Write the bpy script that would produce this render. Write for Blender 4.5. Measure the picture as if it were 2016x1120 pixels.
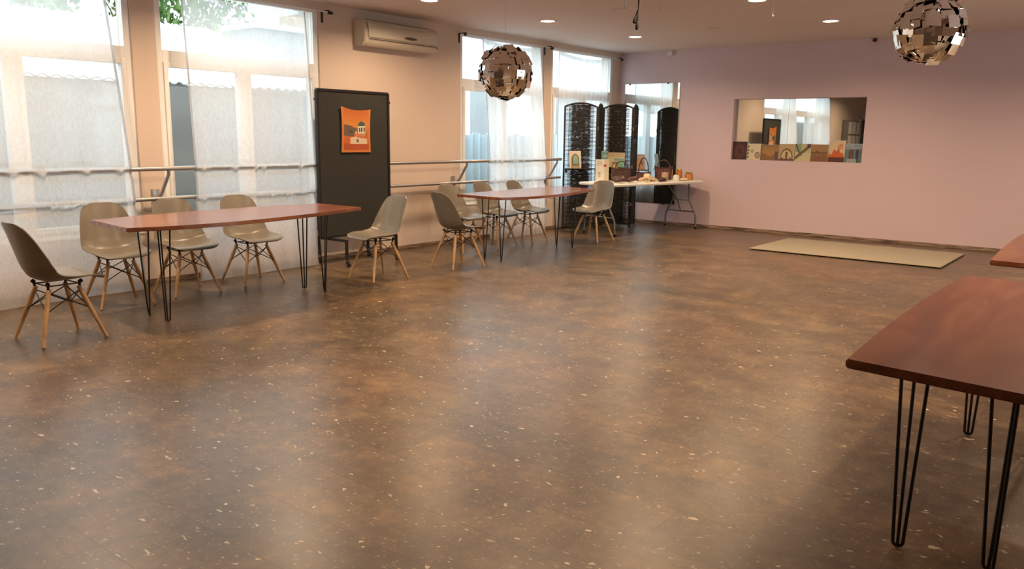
import bpy, bmesh, math, random
import numpy as np
from mathutils import Vector, Matrix, Euler
random.seed(7)
for o in list(bpy.data.objects): bpy.data.objects.remove(o)
S = bpy.context.scene
COL = S.collection
PI = math.pi

# ---------------------------------------------------------------- camera
cam_d = bpy.data.cameras.new('camera'); cam = bpy.data.objects.new('camera', cam_d); COL.objects.link(cam)
cam_d.sensor_width = 36; cam_d.sensor_fit = 'HORIZONTAL'; cam_d.lens = 28.54; cam_d.clip_start = .05; cam_d.clip_end = 200
R_ = Vector((0.78575, 0.61841, 0.01259)); U_ = Vector((-0.12051, 0.13309, 0.98375)); F_ = Vector((-0.60669, 0.77450, -0.17910))
cam.matrix_world = Matrix(((R_.x, U_.x, -F_.x, 7.427), (R_.y, U_.y, -F_.y, 0), (R_.z, U_.z, -F_.z, 1.43), (0, 0, 0, 1)))
S.camera = cam
# ---------------------------------------------------------------- world, exposure
S.view_settings.view_transform = 'Standard'; S.view_settings.look = 'None'
S.view_settings.gamma = 1; S.view_settings.use_curve_mapping = False
S.view_settings.exposure = 0.22
SKY = 4.6
w = bpy.data.worlds.new('overcast_sky'); S.world = w; w.use_nodes = True
w.node_tree.nodes['Background'].inputs[0].default_value = (.86, .94, 1, 1)
w.node_tree.nodes['Background'].inputs[1].default_value = SKY
LAMP_W = 17
H = 2.848; D = 12.398; XR = 9.3; YB = -3.2

# ---------------------------------------------------------------- materials
def nt(name):
    m = bpy.data.materials.new(name); m.use_nodes = True
    return m, m.node_tree, m.node_tree.nodes['Principled BSDF']
def pm(name, col, rough=.5, metal=0, spec=.5, var=.08, scale=6, bump=0, trans=0, coat=0):
    """plain material with a little procedural tonal variation"""
    m, t, b = nt(name)
    b.inputs['Roughness'].default_value = rough; b.inputs['Metallic'].default_value = metal
    b.inputs['Specular IOR Level'].default_value = spec; b.inputs['Coat Weight'].default_value = coat
    if trans: b.inputs['Transmission Weight'].default_value = trans
    tc = t.nodes.new('ShaderNodeTexCoord'); n = t.nodes.new('ShaderNodeTexNoise')
    n.inputs['Scale'].default_value = scale; n.inputs['Detail'].default_value = 4
    t.links.new(tc.outputs['Object'], n.inputs['Vector'])
    r = t.nodes.new('ShaderNodeValToRGB'); e = r.color_ramp.elements
    e[0].position = .3; e[1].position = .7
    e[0].color = [c*(1-var) for c in col]+[1]; e[1].color = [min(1, c*(1+var)) for c in col]+[1]
    t.links.new(n.outputs['Fac'], r.inputs['Fac']); t.links.new(r.outputs['Color'], b.inputs['Base Color'])
    if bump:
        bp = t.nodes.new('ShaderNodeBump'); bp.inputs['Strength'].default_value = bump; bp.inputs['Distance'].default_value = .01
        t.links.new(n.outputs['Fac'], bp.inputs['Height']); t.links.new(bp.outputs['Normal'], b.inputs['Normal'])
    return m
def emis(name, col, s):
    m, t, b = nt(name)
    b.inputs['Base Color'].default_value = (*col, 1)
    b.inputs['Emission Color'].default_value = (*col, 1); b.inputs['Emission Strength'].default_value = s
    return m
M = {}
M['wall_cream'] = pm('cream_wall_paint', (.63, .51, .42), .7, scale=1.2, var=.03)
M['wall_lilac'] = pm('lilac_wall_paint', (.62, .475, .487), .65, scale=.7, var=.03)
M['wall_other'] = pm('pale_wall_paint', (.66, .55, .47), .7, scale=1.2, var=.03)
M['ceiling'] = pm('ceiling_paint', (.68, .58, .53), .75, scale=1, var=.03)
M['pvc'] = pm('white_window_plastic', (.80, .80, .79), .3, var=.02)
M['aluminium'] = pm('grey_rail_metal', (.36, .34, .33), .3, metal=.6, var=.05)
M['chair'] = pm('warm_grey_chair_plastic', (.165, .142, .110), .32, var=.02)
M['maple'] = pm('light_beech_wood', (.50, .30, .14), .4, var=.25, scale=14)
M['black'] = pm('black_metal', (.012, .011, .011), .4, var=.2)
M['board'] = pm('charcoal_felt', (.019, .018, .014), .85, var=.12, scale=20)
M['board_frame'] = pm('black_frame_metal', (.010, .010, .010), .35, var=.1)
M['chrome'] = pm('polished_chrome_foil', (.80, .76, .73), .045, metal=1, var=.02)
M['ac'] = pm('ivory_plastic', (.62, .56, .45), .28, var=.03, coat=.3)
M['ac_dark'] = pm('dark_slot', (.10, .075, .06), .5)
M['wicker'] = pm('black_wicker', (.013, .010, .009), .7, var=.4, scale=60)
M['tabletop_white'] = pm('white_plastic_table', (.80, .78, .72), .4, var=.03)
M['grey_tube'] = pm('grey_powder_coat', (.16, .155, .155), .35, metal=.4, var=.1)
M['grey_concrete'] = pm('grey_fence_render', (.21, .222, .228), .8, var=.12, scale=1.5)
M['blue_sheet'] = pm('pale_blue_corrugated_sheet', (.36, .46, .52), .5, var=.08)
M['white_sheet'] = pm('white_roof_sheet', (.55, .58, .60), .5, var=.05, scale=2)
M['ground'] = pm('outdoor_concrete', (.35, .35, .33), .9, var=.1, scale=1)
M['leaf'] = pm('green_leaf', (.10, .20, .035), .5, var=.5, scale=3)
M['bark'] = pm('brown_bark', (.12, .08, .05), .9, var=.3)
M['jute'] = pm('beige_rug_weave', (.30, .26, .19), .9, var=.06, scale=40)
M['mirror'] = pm('mirror_silver', (.72, .76, .755), .015, metal=1, var=.0)
M['mirror_edge'] = pm('mirror_edge_glass', (.30, .36, .33), .2)
M['lamp_ring'] = pm('white_lamp_ring', (.75, .72, .68), .4)
M['lamp_glow'] = emis('warm_lamp_diffuser', (1, .84, .62), 9)
M['rubber'] = pm('black_rubber', (.008, .007, .007), .8, spec=.2)
M['white_plastic'] = pm('white_device_plastic', (.66, .62, .62), .4)
M['leather'] = pm('dark_brown_leather', (.055, .022, .014), .45, var=.4, scale=15, bump=.3)
M['wine'] = pm('red_brown_cloth', (.09, .028, .022), .6, var=.4, scale=15)
M['drift'] = pm('pale_driftwood', (.48, .34, .22), .75, var=.35, scale=25, bump=.5)
M['dark_pod'] = pm('dark_dried_pods', (.075, .03, .03), .7, var=.5, scale=30, bump=.5)
M['amber'] = pm('amber_jar_glass', (.60, .24, .05), .12, var=.2, trans=.35)
M['cream_wax'] = pm('cream_candle_wax', (.72, .60, .34), .45, var=.08)
M['gold_lid'] = pm('brass_lid', (.55, .38, .14), .3, metal=.8)
M['paper'] = pm('white_paper', (.70, .68, .60), .6, var=.03)
M['shelf_white'] = pm('white_shelf_board', (.60, .57, .52), .5, var=.03)
M['shelf_back'] = pm('beige_box_fabric', (.42, .36, .29), .8, var=.1)
M['teal_cloth'] = pm('dark_teal_door_panel', (.06, .085, .085), .6, var=.2)

def vcol_mat():
    m, t, b = nt('painted_canvas'); b.inputs['Roughness'].default_value = .65
    a = t.nodes.new('ShaderNodeVertexColor'); a.layer_name = 'paint'
    n = t.nodes.new('ShaderNodeTexNoise'); n.inputs['Scale'].default_value = 90
    tc = t.nodes.new('ShaderNodeTexCoord'); t.links.new(tc.outputs['Object'], n.inputs['Vector'])
    x = t.nodes.new('ShaderNodeMixRGB'); x.blend_type = 'OVERLAY'; x.inputs['Fac'].default_value = .25
    t.links.new(a.outputs['Color'], x.inputs[1]); t.links.new(n.outputs['Fac'], x.inputs[2])
    t.links.new(x.outputs['Color'], b.inputs['Base Color']); return m
M['paint'] = vcol_mat()

def wood_red():
    m, t, b = nt('red_stained_wood'); b.inputs['Roughness'].default_value = .24; b.inputs['Specular IOR Level'].default_value = .75; b.inputs['Coat Weight'].default_value = .2
    b.inputs['Coat Roughness'].default_value = .15
    tc = t.nodes.new('ShaderNodeTexCoord'); mp = t.nodes.new('ShaderNodeMapping')
    mp.inputs['Scale'].default_value = (5, .8, 5)
    t.links.new(tc.outputs['Object'], mp.inputs['Vector'])
    n = t.nodes.new('ShaderNodeTexNoise'); n.inputs['Scale'].default_value = 1.6; n.inputs['Detail'].default_value = 5; n.inputs['Roughness'].default_value = .6
    n.inputs['Distortion'].default_value = .8
    t.links.new(mp.outputs[0], n.inputs['Vector'])
    r = t.nodes.new('ShaderNodeValToRGB'); e = r.color_ramp.elements
    e[0].position = .25; e[0].color = (.125, .036, .015, 1); e[1].position = .85; e[1].color = (.36, .15, .06, 1)
    x = e.new(.5); x.color = (.19, .060, .026, 1)
    t.links.new(n.outputs['Fac'], r.inputs['Fac']); t.links.new(r.outputs['Color'], b.inputs['Base Color'])
    return m
M['redwood'] = wood_red()

def floor_mat():
    m, t, b = nt('brown_stone_look_tiles'); N = t.nodes; L = t.links
    tc = N.new('ShaderNodeTexCoord')
    def math_(op, a, b_=None, c=None):
        n = N.new('ShaderNodeMath'); n.operation = op
        for i, v in enumerate((a, b_, c)):
            if v is None: continue
            if isinstance(v, (int, float)): n.inputs[i].default_value = v
            else: L.new(v, n.inputs[i])
        return n.outputs[0]
    mp = N.new('ShaderNodeMapping'); mp.inputs['Location'].default_value = (.28, -.257, 0); L.new(tc.outputs['Object'], mp.inputs['Vector'])
    br = N.new('ShaderNodeTexBrick'); br.offset = .43; br.inputs['Scale'].default_value = 1
    br.inputs['Brick Width'].default_value = 1.28; br.inputs['Row Height'].default_value = .311
    br.inputs['Mortar Size'].default_value = .0022; br.inputs['Mortar Smooth'].default_value = .1
    br.inputs['Color1'].default_value = (.78, .80, .84, 1); br.inputs['Color2'].default_value = (1.14, 1.06, 1.0, 1)
    br.inputs['Mortar'].default_value = (.42, .40, .38, 1)
    L.new(mp.outputs[0], br.inputs['Vector'])
    # cloudy stone
    n1 = N.new('ShaderNodeTexNoise'); n1.inputs['Scale'].default_value = 3.4; n1.inputs['Detail'].default_value = 12; n1.inputs['Roughness'].default_value = .66; n1.inputs['Distortion'].default_value = .0
    L.new(tc.outputs['Object'], n1.inputs['Vector'])
    r1 = N.new('ShaderNodeValToRGB'); e = r1.color_ramp.elements
    e[0].position = .26; e[0].color = (.056, .036, .018, 1); e[1].position = .76; e[1].color = (.205, .142, .073, 1)
    x = e.new(.5); x.color = (.106, .073, .041, 1)
    L.new(n1.outputs['Fac'], r1.inputs['Fac'])
    n2 = N.new('ShaderNodeTexNoise'); n2.inputs['Scale'].default_value = .8; n2.inputs['Detail'].default_value = 3
    L.new(tc.outputs['Object'], n2.inputs['Vector'])
    r2 = N.new('ShaderNodeValToRGB'); e = r2.color_ramp.elements
    e[0].position = .35; e[0].color = (.85, .88, .95, 1); e[1].position = .7; e[1].color = (1.12, 1.02, .9, 1)
    L.new(n2.outputs['Fac'], r2.inputs['Fac'])
    mu = N.new('ShaderNodeMixRGB'); mu.blend_type = 'MULTIPLY'; mu.inputs[0].default_value = 1
    L.new(r1.outputs[0], mu.inputs[1]); L.new(r2.outputs[0], mu.inputs[2])
    mu2 = N.new('ShaderNodeMixRGB'); mu2.blend_type = 'MULTIPLY'; mu2.inputs[0].default_value = 1
    L.new(mu.outputs[0], mu2.inputs[1]); L.new(br.outputs['Color'], mu2.inputs[2])
    n3 = N.new('ShaderNodeTexNoise'); n3.inputs['Scale'].default_value = 13; n3.inputs['Detail'].default_value = 8; n3.inputs['Roughness'].default_value = .7
    L.new(tc.outputs['Object'], n3.inputs['Vector'])
    r3 = N.new('ShaderNodeValToRGB'); e = r3.color_ramp.elements
    e[0].position = .32; e[0].color = (.66, .66, .68, 1); e[1].position = .70; e[1].color = (1.38, 1.34, 1.25, 1)
    L.new(n3.outputs['Fac'], r3.inputs['Fac'])
    mu3 = N.new('ShaderNodeMixRGB'); mu3.blend_type = 'MULTIPLY'; mu3.inputs[0].default_value = 1
    L.new(mu2.outputs[0], mu3.inputs[1]); L.new(r3.outputs[0], mu3.inputs[2])
    col = mu3.outputs[0]
    # pale flecks: distorted voronoi specks at three sizes
    nd = N.new('ShaderNodeTexNoise'); nd.inputs['Scale'].default_value = 26; nd.inputs['Detail'].default_value = 3
    L.new(tc.outputs['Object'], nd.inputs['Vector'])
    for sc, rad, gate, amt, rot, stretch in ((5.5, .058, .6, .85, .6, (.75, 1, 1)), (12, .075, .55, .75, 1.9, (.6, 1, 1)), (6, .034, .55, .7, .9, (.26, 1, 1)), (5, .030, .6, .7, 2.4, (.22, 1, 1)), (9, .045, .6, .55, 1.6, (.28, 1, 1)), (26, .13, .6, .35, .2, (.5, 1, 1)), (60, .22, .55, .22, .9, (.6, 1, 1))):
        m2 = N.new('ShaderNodeMapping'); m2.inputs['Rotation'].default_value = (0, 0, rot); m2.inputs['Scale'].default_value = stretch
        mixv = N.new('ShaderNodeMixRGB'); mixv.blend_type = 'ADD'; mixv.inputs[0].default_value = .05
        L.new(tc.outputs['Object'], mixv.inputs[1]); L.new(nd.outputs['Color'], mixv.inputs[2])
        L.new(mixv.outputs[0], m2.inputs['Vector'])
        v = N.new('ShaderNodeTexVoronoi'); v.voronoi_dimensions = '2D'; v.inputs['Scale'].default_value = sc
        L.new(m2.outputs[0], v.inputs['Vector'])
        sep = N.new('ShaderNodeSeparateColor'); L.new(v.outputs['Color'], sep.inputs[0])
        rr = math_('MULTIPLY', sep.outputs[1], rad)
        inside = math_('LESS_THAN', v.outputs['Distance'], rr)
        on = math_('GREATER_THAN', sep.outputs[0], gate)
        f = math_('MULTIPLY', math_('MULTIPLY', inside, on), amt)
        mx = N.new('ShaderNodeMixRGB'); L.new(f, mx.inputs[0]); L.new(col, mx.inputs[1]); mx.inputs[2].default_value = (.62, .52, .37, 1)
        col = mx.outputs[0]
    L.new(col, b.inputs['Base Color'])
    rr = N.new('ShaderNodeMapRange'); rr.inputs['To Min'].default_value = .27; rr.inputs['To Max'].default_value = .40
    L.new(n1.outputs['Fac'], rr.inputs['Value']); L.new(rr.outputs[0], b.inputs['Roughness'])
    b.inputs['Specular IOR Level'].default_value = .6
    bp = N.new('ShaderNodeBump'); bp.inputs['Strength'].default_value = .25; bp.inputs['Distance'].default_value = .004
    hh = math_('MULTIPLY', n1.outputs['Fac'], .12); h2 = math_('SUBTRACT', hh, br.outputs['Fac'])
    L.new(h2, bp.inputs['Height']); L.new(bp.outputs[0], b.inputs['Normal'])
    return m
M['floor'] = floor_mat()

def skirting_mat():
    m, t, b = nt('driftwood_strip_skirting'); N = t.nodes; L = t.links
    tc = N.new('ShaderNodeTexCoord'); mp = N.new('ShaderNodeMapping'); mp.inputs['Scale'].default_value = (3, 3, 40)
    L.new(tc.outputs['Object'], mp.inputs['Vector'])
    n = N.new('ShaderNodeTexNoise'); n.inputs['Scale'].default_value = 1.6; n.inputs['Detail'].default_value = 3; L.new(mp.outputs[0], n.inputs['Vector'])
    r = N.new('ShaderNodeValToRGB'); e = r.color_ramp.elements
    e[0].position = .36; e[0].color = (.06, .035, .025, 1); e[1].position = .64; e[1].color = (.34, .23, .15, 1)
    L.new(n.outputs['Fac'], r.inputs['Fac']); L.new(r.outputs[0], b.inputs['Base Color']); b.inputs['Roughness'].default_value = .5
    return m
M['skirting'] = skirting_mat()

def sheer_mat(name, opac, tint=(.86, .87, .89)):
    m, t, b = nt(name); N = t.nodes; L = t.links
    out = [n for n in N if n.type == 'OUTPUT_MATERIAL'][0]; N.remove(b)
    tc = N.new('ShaderNodeTexCoord'); mp = N.new('ShaderNodeMapping'); mp.inputs['Scale'].default_value = (1, 55, 16)
    L.new(tc.outputs['Object'], mp.inputs['Vector'])
    n = N.new('ShaderNodeTexNoise'); n.inputs['Scale'].default_value = 2.2; n.inputs['Detail'].default_value = 4; L.new(mp.outputs[0], n.inputs['Vector'])
    mr = N.new('ShaderNodeMapRange'); mr.inputs['From Min'].default_value = .3; mr.inputs['From Max'].default_value = .7
    mr.inputs['To Min'].default_value = opac-.06; mr.inputs['To Max'].default_value = opac+.07
    L.new(n.outputs['Fac'], mr.inputs['Value'])
    lw = N.new('ShaderNodeLayerWeight'); lw.inputs['Blend'].default_value = .25
    ad = N.new('ShaderNodeMath'); ad.operation = 'MULTIPLY_ADD'; ad.use_clamp = True
    L.new(lw.outputs['Facing'], ad.inputs[0]); ad.inputs[1].default_value = .35; L.new(mr.outputs[0], ad.inputs[2])
    tr = N.new('ShaderNodeBsdfTransparent'); tl = N.new('ShaderNodeBsdfTranslucent'); df = N.new('ShaderNodeBsdfDiffuse')
    tl.inputs[0].default_value = (*tint, 1); df.inputs[0].default_value = (*tint, 1)
    m1 = N.new('ShaderNodeMixShader'); m1.inputs[0].default_value = .28; L.new(tl.outputs[0], m1.inputs[1]); L.new(df.outputs[0], m1.inputs[2])
    m2 = N.new('ShaderNodeMixShader'); L.new(ad.outputs[0], m2.inputs[0]); L.new(tr.outputs[0], m2.inputs[1]); L.new(m1.outputs[0], m2.inputs[2])
    L.new(m2.outputs[0], out.inputs['Surface']); return m
M['sheer'] = sheer_mat('white_sheer_voile', .60, (.93, .94, .95))
M['sheer_edge'] = sheer_mat('grey_voile_hem', .85, (.50, .50, .50))

def glass_mat():
    m, t, b = nt('window_glass'); N = t.nodes; L = t.links
    out = [n for n in N if n.type == 'OUTPUT_MATERIAL'][0]; N.remove(b)
    tr = N.new('ShaderNodeBsdfTransparent'); tr.inputs[0].default_value = (.93, .97, .97, 1)
    gl = N.new('ShaderNodeBsdfGlossy'); gl.inputs['Roughness'].default_value = .01
    lw = N.new('ShaderNodeLayerWeight'); lw.inputs['Blend'].default_value = .5
    pw = N.new('ShaderNodeMath'); pw.operation = 'POWER'; L.new(lw.outputs['Facing'], pw.inputs[0]); pw.inputs[1].default_value = 4
    fr = N.new('ShaderNodeMath'); fr.operation = 'MULTIPLY_ADD'; L.new(pw.outputs[0], fr.inputs[0]); fr.inputs[1].default_value = .45; fr.inputs[2].default_value = .03
    mx = N.new('ShaderNodeMixShader'); L.new(fr.outputs[0], mx.inputs[0]); L.new(tr.outputs[0], mx.inputs[1]); L.new(gl.outputs[0], mx.inputs[2])
    L.new(mx.outputs[0], out.inputs['Surface']); return m
M['glass'] = glass_mat()

# ---------------------------------------------------------------- mesh helpers
class MB:
    def __init__(s): s.v = []; s.f = []; s.c = []
    def add(s, vs, fs):
        k = len(s.v); s.v += [tuple(v) for v in vs]; s.f += [tuple(i+k for i in f) for f in fs]; return s
    def box(s, x0, x1, y0, y1, z0, z1, bev=0):
        if bev:
            bm = bmesh.new(); bmesh.ops.create_cube(bm, size=1)
            for v in bm.verts: v.co = Vector(((x0+x1)/2+v.co.x*(x1-x0), (y0+y1)/2+v.co.y*(y1-y0), (z0+z1)/2+v.co.z*(z1-z0)))
            bmesh.ops.bevel(bm, geom=bm.edges[:], offset=bev, segments=2, affect='EDGES', profile=.6)
            bm.verts.index_update()
            s.add([v.co for v in bm.verts], [[v.index for v in f.verts] for f in bm.faces]); bm.free(); return s
        vs = [(x, y, z) for x in (x0, x1) for y in (y0, y1) for z in (z0, z1)]
        return s.add(vs, [(0, 1, 3, 2), (4, 6, 7, 5), (0, 4, 5, 1), (2, 3, 7, 6), (0, 2, 6, 4), (1, 5, 7, 3)])
    def tube(s, pts, r, n=8, r2=None, cap=True):
        pts = [Vector(p) for p in pts]; K = len(pts)
        rs = [r if r2 is None else r+(r2-r)*i/(K-1) for i in range(K)] if not isinstance(r, (list, tuple)) else r
        up = None; vs = []
        for i, p in enumerate(pts):
            d = (pts[min(i+1, K-1)]-pts[max(i-1, 0)]).normalized()
            if up is None:
                a = Vector((0, 0, 1)) if abs(d.z) < .9 else Vector((1, 0, 0)); up = (a-d*a.dot(d)).normalized()
            else: up = (up-d*up.dot(d)).normalized()
            q = d.cross(up)
            for j in range(n):
                t = 2*PI*j/n; vs.append(p+(up*math.cos(t)+q*math.sin(t))*rs[i])
        fs = [(i*n+j, i*n+(j+1) % n, (i+1)*n+(j+1) % n, (i+1)*n+j) for i in range(K-1) for j in range(n)]
        if cap: fs += [tuple(range(n))[::-1], tuple((K-1)*n+j for j in range(n))]
        return s.add(vs, fs)
    def lathe(s, prof, cx=0, cy=0, n=24):
        vs = []; K = len(prof)
        for r, z in prof:
            for j in range(n): t = 2*PI*j/n; vs.append((cx+max(r, 1e-4)*math.cos(t), cy+max(r, 1e-4)*math.sin(t), z))
        fs = [(i*n+j, i*n+(j+1) % n, (i+1)*n+(j+1) % n, (i+1)*n+j) for i in range(K-1) for j in range(n)]
        return s.add(vs, fs)
    def prism(s, poly, z0, z1, axis='z'):
        n = len(poly)
        f = {'z': lambda a, b, c: (a, b, c), 'y': lambda a, b, c: (a, c, b), 'x': lambda a, b, c: (c, a, b)}[axis]
        vs = [f(a, b, z0) for a, b in poly]+[f(a, b, z1) for a, b in poly]
        return s.add(vs, [tuple(range(n))[::-1], tuple(range(n, 2*n))]+[(i, (i+1) % n, n+(i+1) % n, n+i) for i in range(n)])
    def grid(s, fn, nu, nv):
        vs = [fn(i/nu, j/nv) for j in range(nv+1) for i in range(nu+1)]
        return s.add(vs, [(j*(nu+1)+i, j*(nu+1)+i+1, (j+1)*(nu+1)+i+1, (j+1)*(nu+1)+i) for j in range(nv) for i in range(nu)])
    def xf(s, mat):
        s.v = [tuple(mat @ Vector(v)) for v in s.v]; return s
    def mesh(s, name, m, smooth=False, fix=True):
        me = bpy.data.meshes.new(name); me.from_pydata(s.v, [], s.f); me.materials.append(m)
        if fix:
            bm = bmesh.new(); bm.from_mesh(me); bmesh.ops.recalc_face_normals(bm, faces=bm.faces[:]); bm.to_mesh(me); bm.free()
        if smooth:
            me.polygons.foreach_set('use_smooth', [True]*len(me.polygons))
            try: me.set_sharp_from_angle(angle=math.radians(38))
            except Exception: pass
        return me
    def build(s, name, m, parent=None, smooth=False, label=None, fix=True, loc=None):
        o = bpy.data.objects.new(name, s.mesh(name, m, smooth, fix)); COL.objects.link(o)
        if parent: o.parent = parent
        if loc: o.location = loc
        if label: o['label'] = label
        return o
def tag(o, label=None, cat=None, group=None, kind=None):
    if label: o['label'] = label
    if cat: o['category'] = cat
    if group: o['group'] = group
    if kind: o['kind'] = kind
    return o
def empty(name, loc=(0, 0, 0), rz=0):
    o = bpy.data.objects.new(name, None); COL.objects.link(o); o.location = loc; o.rotation_euler = (0, 0, rz); o.empty_display_size = .1
    return o
def dup(root, loc, rz, label=None):
    r = root.copy(); COL.objects.link(r); r.location = loc; r.rotation_euler = (0, 0, rz)
    if label: r['label'] = label
    for ch in list(root.children):
        c = ch.copy(); COL.objects.link(c); c.parent = r
        for g in list(ch.children):
            d = g.copy(); COL.objects.link(d); d.parent = c
    return r
def struct(o): o['kind'] = 'structure'; return o

# ================================================================ ROOM SHELL
struct(MB().box(-.25, XR+.2, YB-.2, D+.4, -.1, 0).build('floor', M['floor']))
struct(MB().box(-.25, XR+.2, YB-.2, D+.4, H, H+.12).build('ceiling', M['ceiling']))
# left wall with four window openings (y0, y1), z 0.50 .. 2.78
ZS, ZT = .49, 2.775
OPEN = [(1.55, 3.855), (4.085, 5.975), (8.31, 10.205), (10.395, 12.20)]
mb = MB(); ys = [YB]+[v for o in OPEN for v in o]+[D+.4]
for i in range(0, len(ys), 2): mb.box(-.25, 0, ys[i], ys[i+1], 0, H)
for a, b in OPEN: mb.box(-.25, 0, a, b, 0, ZS); mb.box(-.25, 0, a, b, ZT, H)
struct(mb.build('wall_left', M['wall_cream']))
# back wall with a shallow mirror niche
NX0, NX1, NZ0, NZ1, ND = 2.095, 4.075, 1.12, 2.05, .10
mb = MB()
mb.box(0, NX0, D, D+.3, 0, H); mb.box(NX1, XR, D, D+.3, 0, H)
mb.box(NX0, NX1, D, D+.3, 0, NZ0); mb.box(NX0, NX1, D, D+.3, NZ1, H); mb.box(NX0, NX1, D+ND, D+.3, NZ0, NZ1)
struct(mb.build('wall_back', M['wall_lilac']))
# right wall with a glazed opening, wall behind the camera
RO = [(6.2, 9.0)]
mb = MB(); yy = [YB]+[v for o in RO for v in o]+[D]
for i in range(0, len(yy), 2): mb.box(XR, XR+.2, yy[i], yy[i+1], 0, H)
for a, b in RO: mb.box(XR, XR+.2, a, b, 2.4, H); mb.box(XR, XR+.2, a, b, 0, .5)
struct(mb.build('wall_right', M['wall_other']))
struct(MB().box(-.25, XR+.2, YB-.2, YB, 0, H).build('wall_front', M['wall_other']))
mb = MB().box(0, .014, YB, D, 0, .05, .003); struct(mb.build('baseboard_left', M['skirting']))
mb = MB().box(.014, XR, D-.014, D, 0, .052, .003); struct(mb.build('baseboard_back', M['skirting']))

def window(idx, y0, y1, x, muls, zt=2.135, z0=ZS, z1=ZT, s=1):
    """white plastic window: outer frame, transom, lower sashes with glass"""
    root = struct(empty('window_%d' % idx, (x, (y0+y1)/2, z0)))
    def B(name, parts, m, sm=False):
        mb = MB()
        for (a, b, c, d, e0, e1) in parts:
            mb.box(a, b, c-(y0+y1)/2, d-(y0+y1)/2, e0-z0, e1-z0, .004)
        return mb.build(name, m, root)
    f = .065; t0, t1 = -.07, 0
    parts = [(t0, t1, y0, y0+f, z0, z1), (t0, t1, y1-f, y1, z0, z1), (t0, t1, y0+f, y1-f, z0, z0+f), (t0, t1, y0+f, y1-f, z1-f*.6, z1), (t0, t1, y0+f, y1-f, zt-.055, zt+.055)]
    B('window_frame', parts, M['pvc'])
    edges = [y0+f]+[v for mm in muls for v in (mm-.03, mm+.03)]+[y1-f]
    for mm in muls: B('mullion', [(t0, t1, mm-.03, mm+.03, z0+f, zt-.055)], M['pvc'])
    for i in range(0, len(edges), 2):
        a, b = edges[i], edges[i+1]; g = .045
        B('sash', [(t0+.01, t1+.014, a, a+g, z0+f, zt-.055), (t0+.01, t1+.014, b-g, b, z0+f, zt-.055), (t0+.01, t1+.014, a+g, b-g, z0+f, z0+f+g), (t0+.01, t1+.014, a+g, b-g, zt-.055-g, zt-.055)], M['pvc'])
        MB().box(-.035, -.031, a+g-(y0+y1)/2, b-g-(y0+y1)/2, f+g, zt-.055-g-z0).build('pane', M['glass'], root)
    MB().box(-.035, -.031, y0+f-(y0+y1)/2, y1-f-(y0+y1)/2, zt+.055-z0, z1-f*.6-z0).build('pane', M['glass'], root)
    MB().box(-.0, .03 if s > 0 else .0301, y0-(y0+y1)/2, y1-(y0+y1)/2, -.0, .02, .003).build('window_sill', M['pvc'], root)
    return root
window(1, *OPEN[0], -.02, [2.85])
window(2, *OPEN[1], -.02, [5.02])
window(3, *OPEN[2], -.02, [9.25])
window(4, *OPEN[3], -.02, [11.29])
for k, (a, b) in enumerate(RO): 
    r = window(5+k, a, b, XR+.12, [(a+b)/2], zt=1.9, z0=.5, z1=2.4)

# ================================================================ OUTSIDE
struct(MB().box(-30, -.25, -12, 30, -.12, -.02).build('ground', M['ground']))
mb = MB().box(-1.35, -1.2, -3, 7.6, -.02, 1.93); mb.build('garden_wall', M['grey_concrete'])
tag(bpy.data.objects['garden_wall'], 'plain grey rendered garden wall outside the two nearer windows', 'wall')
# corrugated sheet fence beyond the two far windows
def corr(u, v):
    y = 7.65+u*14; return (-1.25+.018*math.sin(y*2*PI/.18), y, -.02+v*(1.49+.022*math.cos(y*2*PI/.36)))
f = MB().grid(corr, 460, 1).build('sheet_fence', M['blue_sheet'], smooth=True)
so = f.modifiers.new('t', 'SOLIDIFY'); so.thickness = .01
tag(f, 'pale blue corrugated sheet fence with scalloped top outside the far windows', 'fence')
# neighbour's roof beyond the garden wall
r = empty('neighbour_shed', (-3.5, 2, 0))
mb = MB()
def roof(u, v):
    y = -8+u*13.9; return (-1.9+3.5-3.4*v, y, 2.02+1.12*v+.016*math.sin(y*2*PI/.14))
g = MB().grid(roof, 640, 3).build('roof', M['white_sheet'], r, smooth=True); so = g.modifiers.new('t', 'SOLIDIFY'); so.thickness = .02
MB().box(1.3, 1.45, -9.6, 4.5, -.02, 2.0).build('shed_wall', M['white_sheet'], r)
tag(r, 'low neighbouring outbuilding with a white corrugated sloping roof behind the grey wall', 'building')
r = empty('neighbour_house', (-7.5, 19.2, 0))
MB().box(-2, 2, -6.2, 9, -.1, 4.6, .02).build('house_wall', M['white_sheet'], r)
MB().box(-2.3, 2.35, -6.5, 9.3, 4.6, 4.75, .02).build('eaves', M['pvc'], r)
for yy in (-4.5, -1, 2.5):
    fr = MB().box(1.99, 2.03, yy, yy+1.4, 1.2, 2.6, .01).build('house_window', M['pvc'], r)
    MB().box(2.025, 2.04, yy+.08, yy+1.32, 1.28, 2.52).build('house_pane', M['grey_concrete'], fr)
tag(r, 'white neighbouring house seen bright through the two far windows', 'building')
r = empty('garden_hut', (-4.8, 9.0, 0))
MB().box(-.4, .4, -.75, .35, -.02, 3.12, .01).build('hut_wall', M['grey_concrete'], r)
MB().box(-.5, .5, .35, 1.3, -.02, 3.5, .02).build('stone_pier', M['drift'], r)
MB().box(-.5, .5, -.85, .35, 3.12, 3.2, .01).build('hut_roof', M['white_sheet'], r)
tag(r, 'small grey hut with a stone pier, seen through the window beside the board', 'hut')
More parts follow.
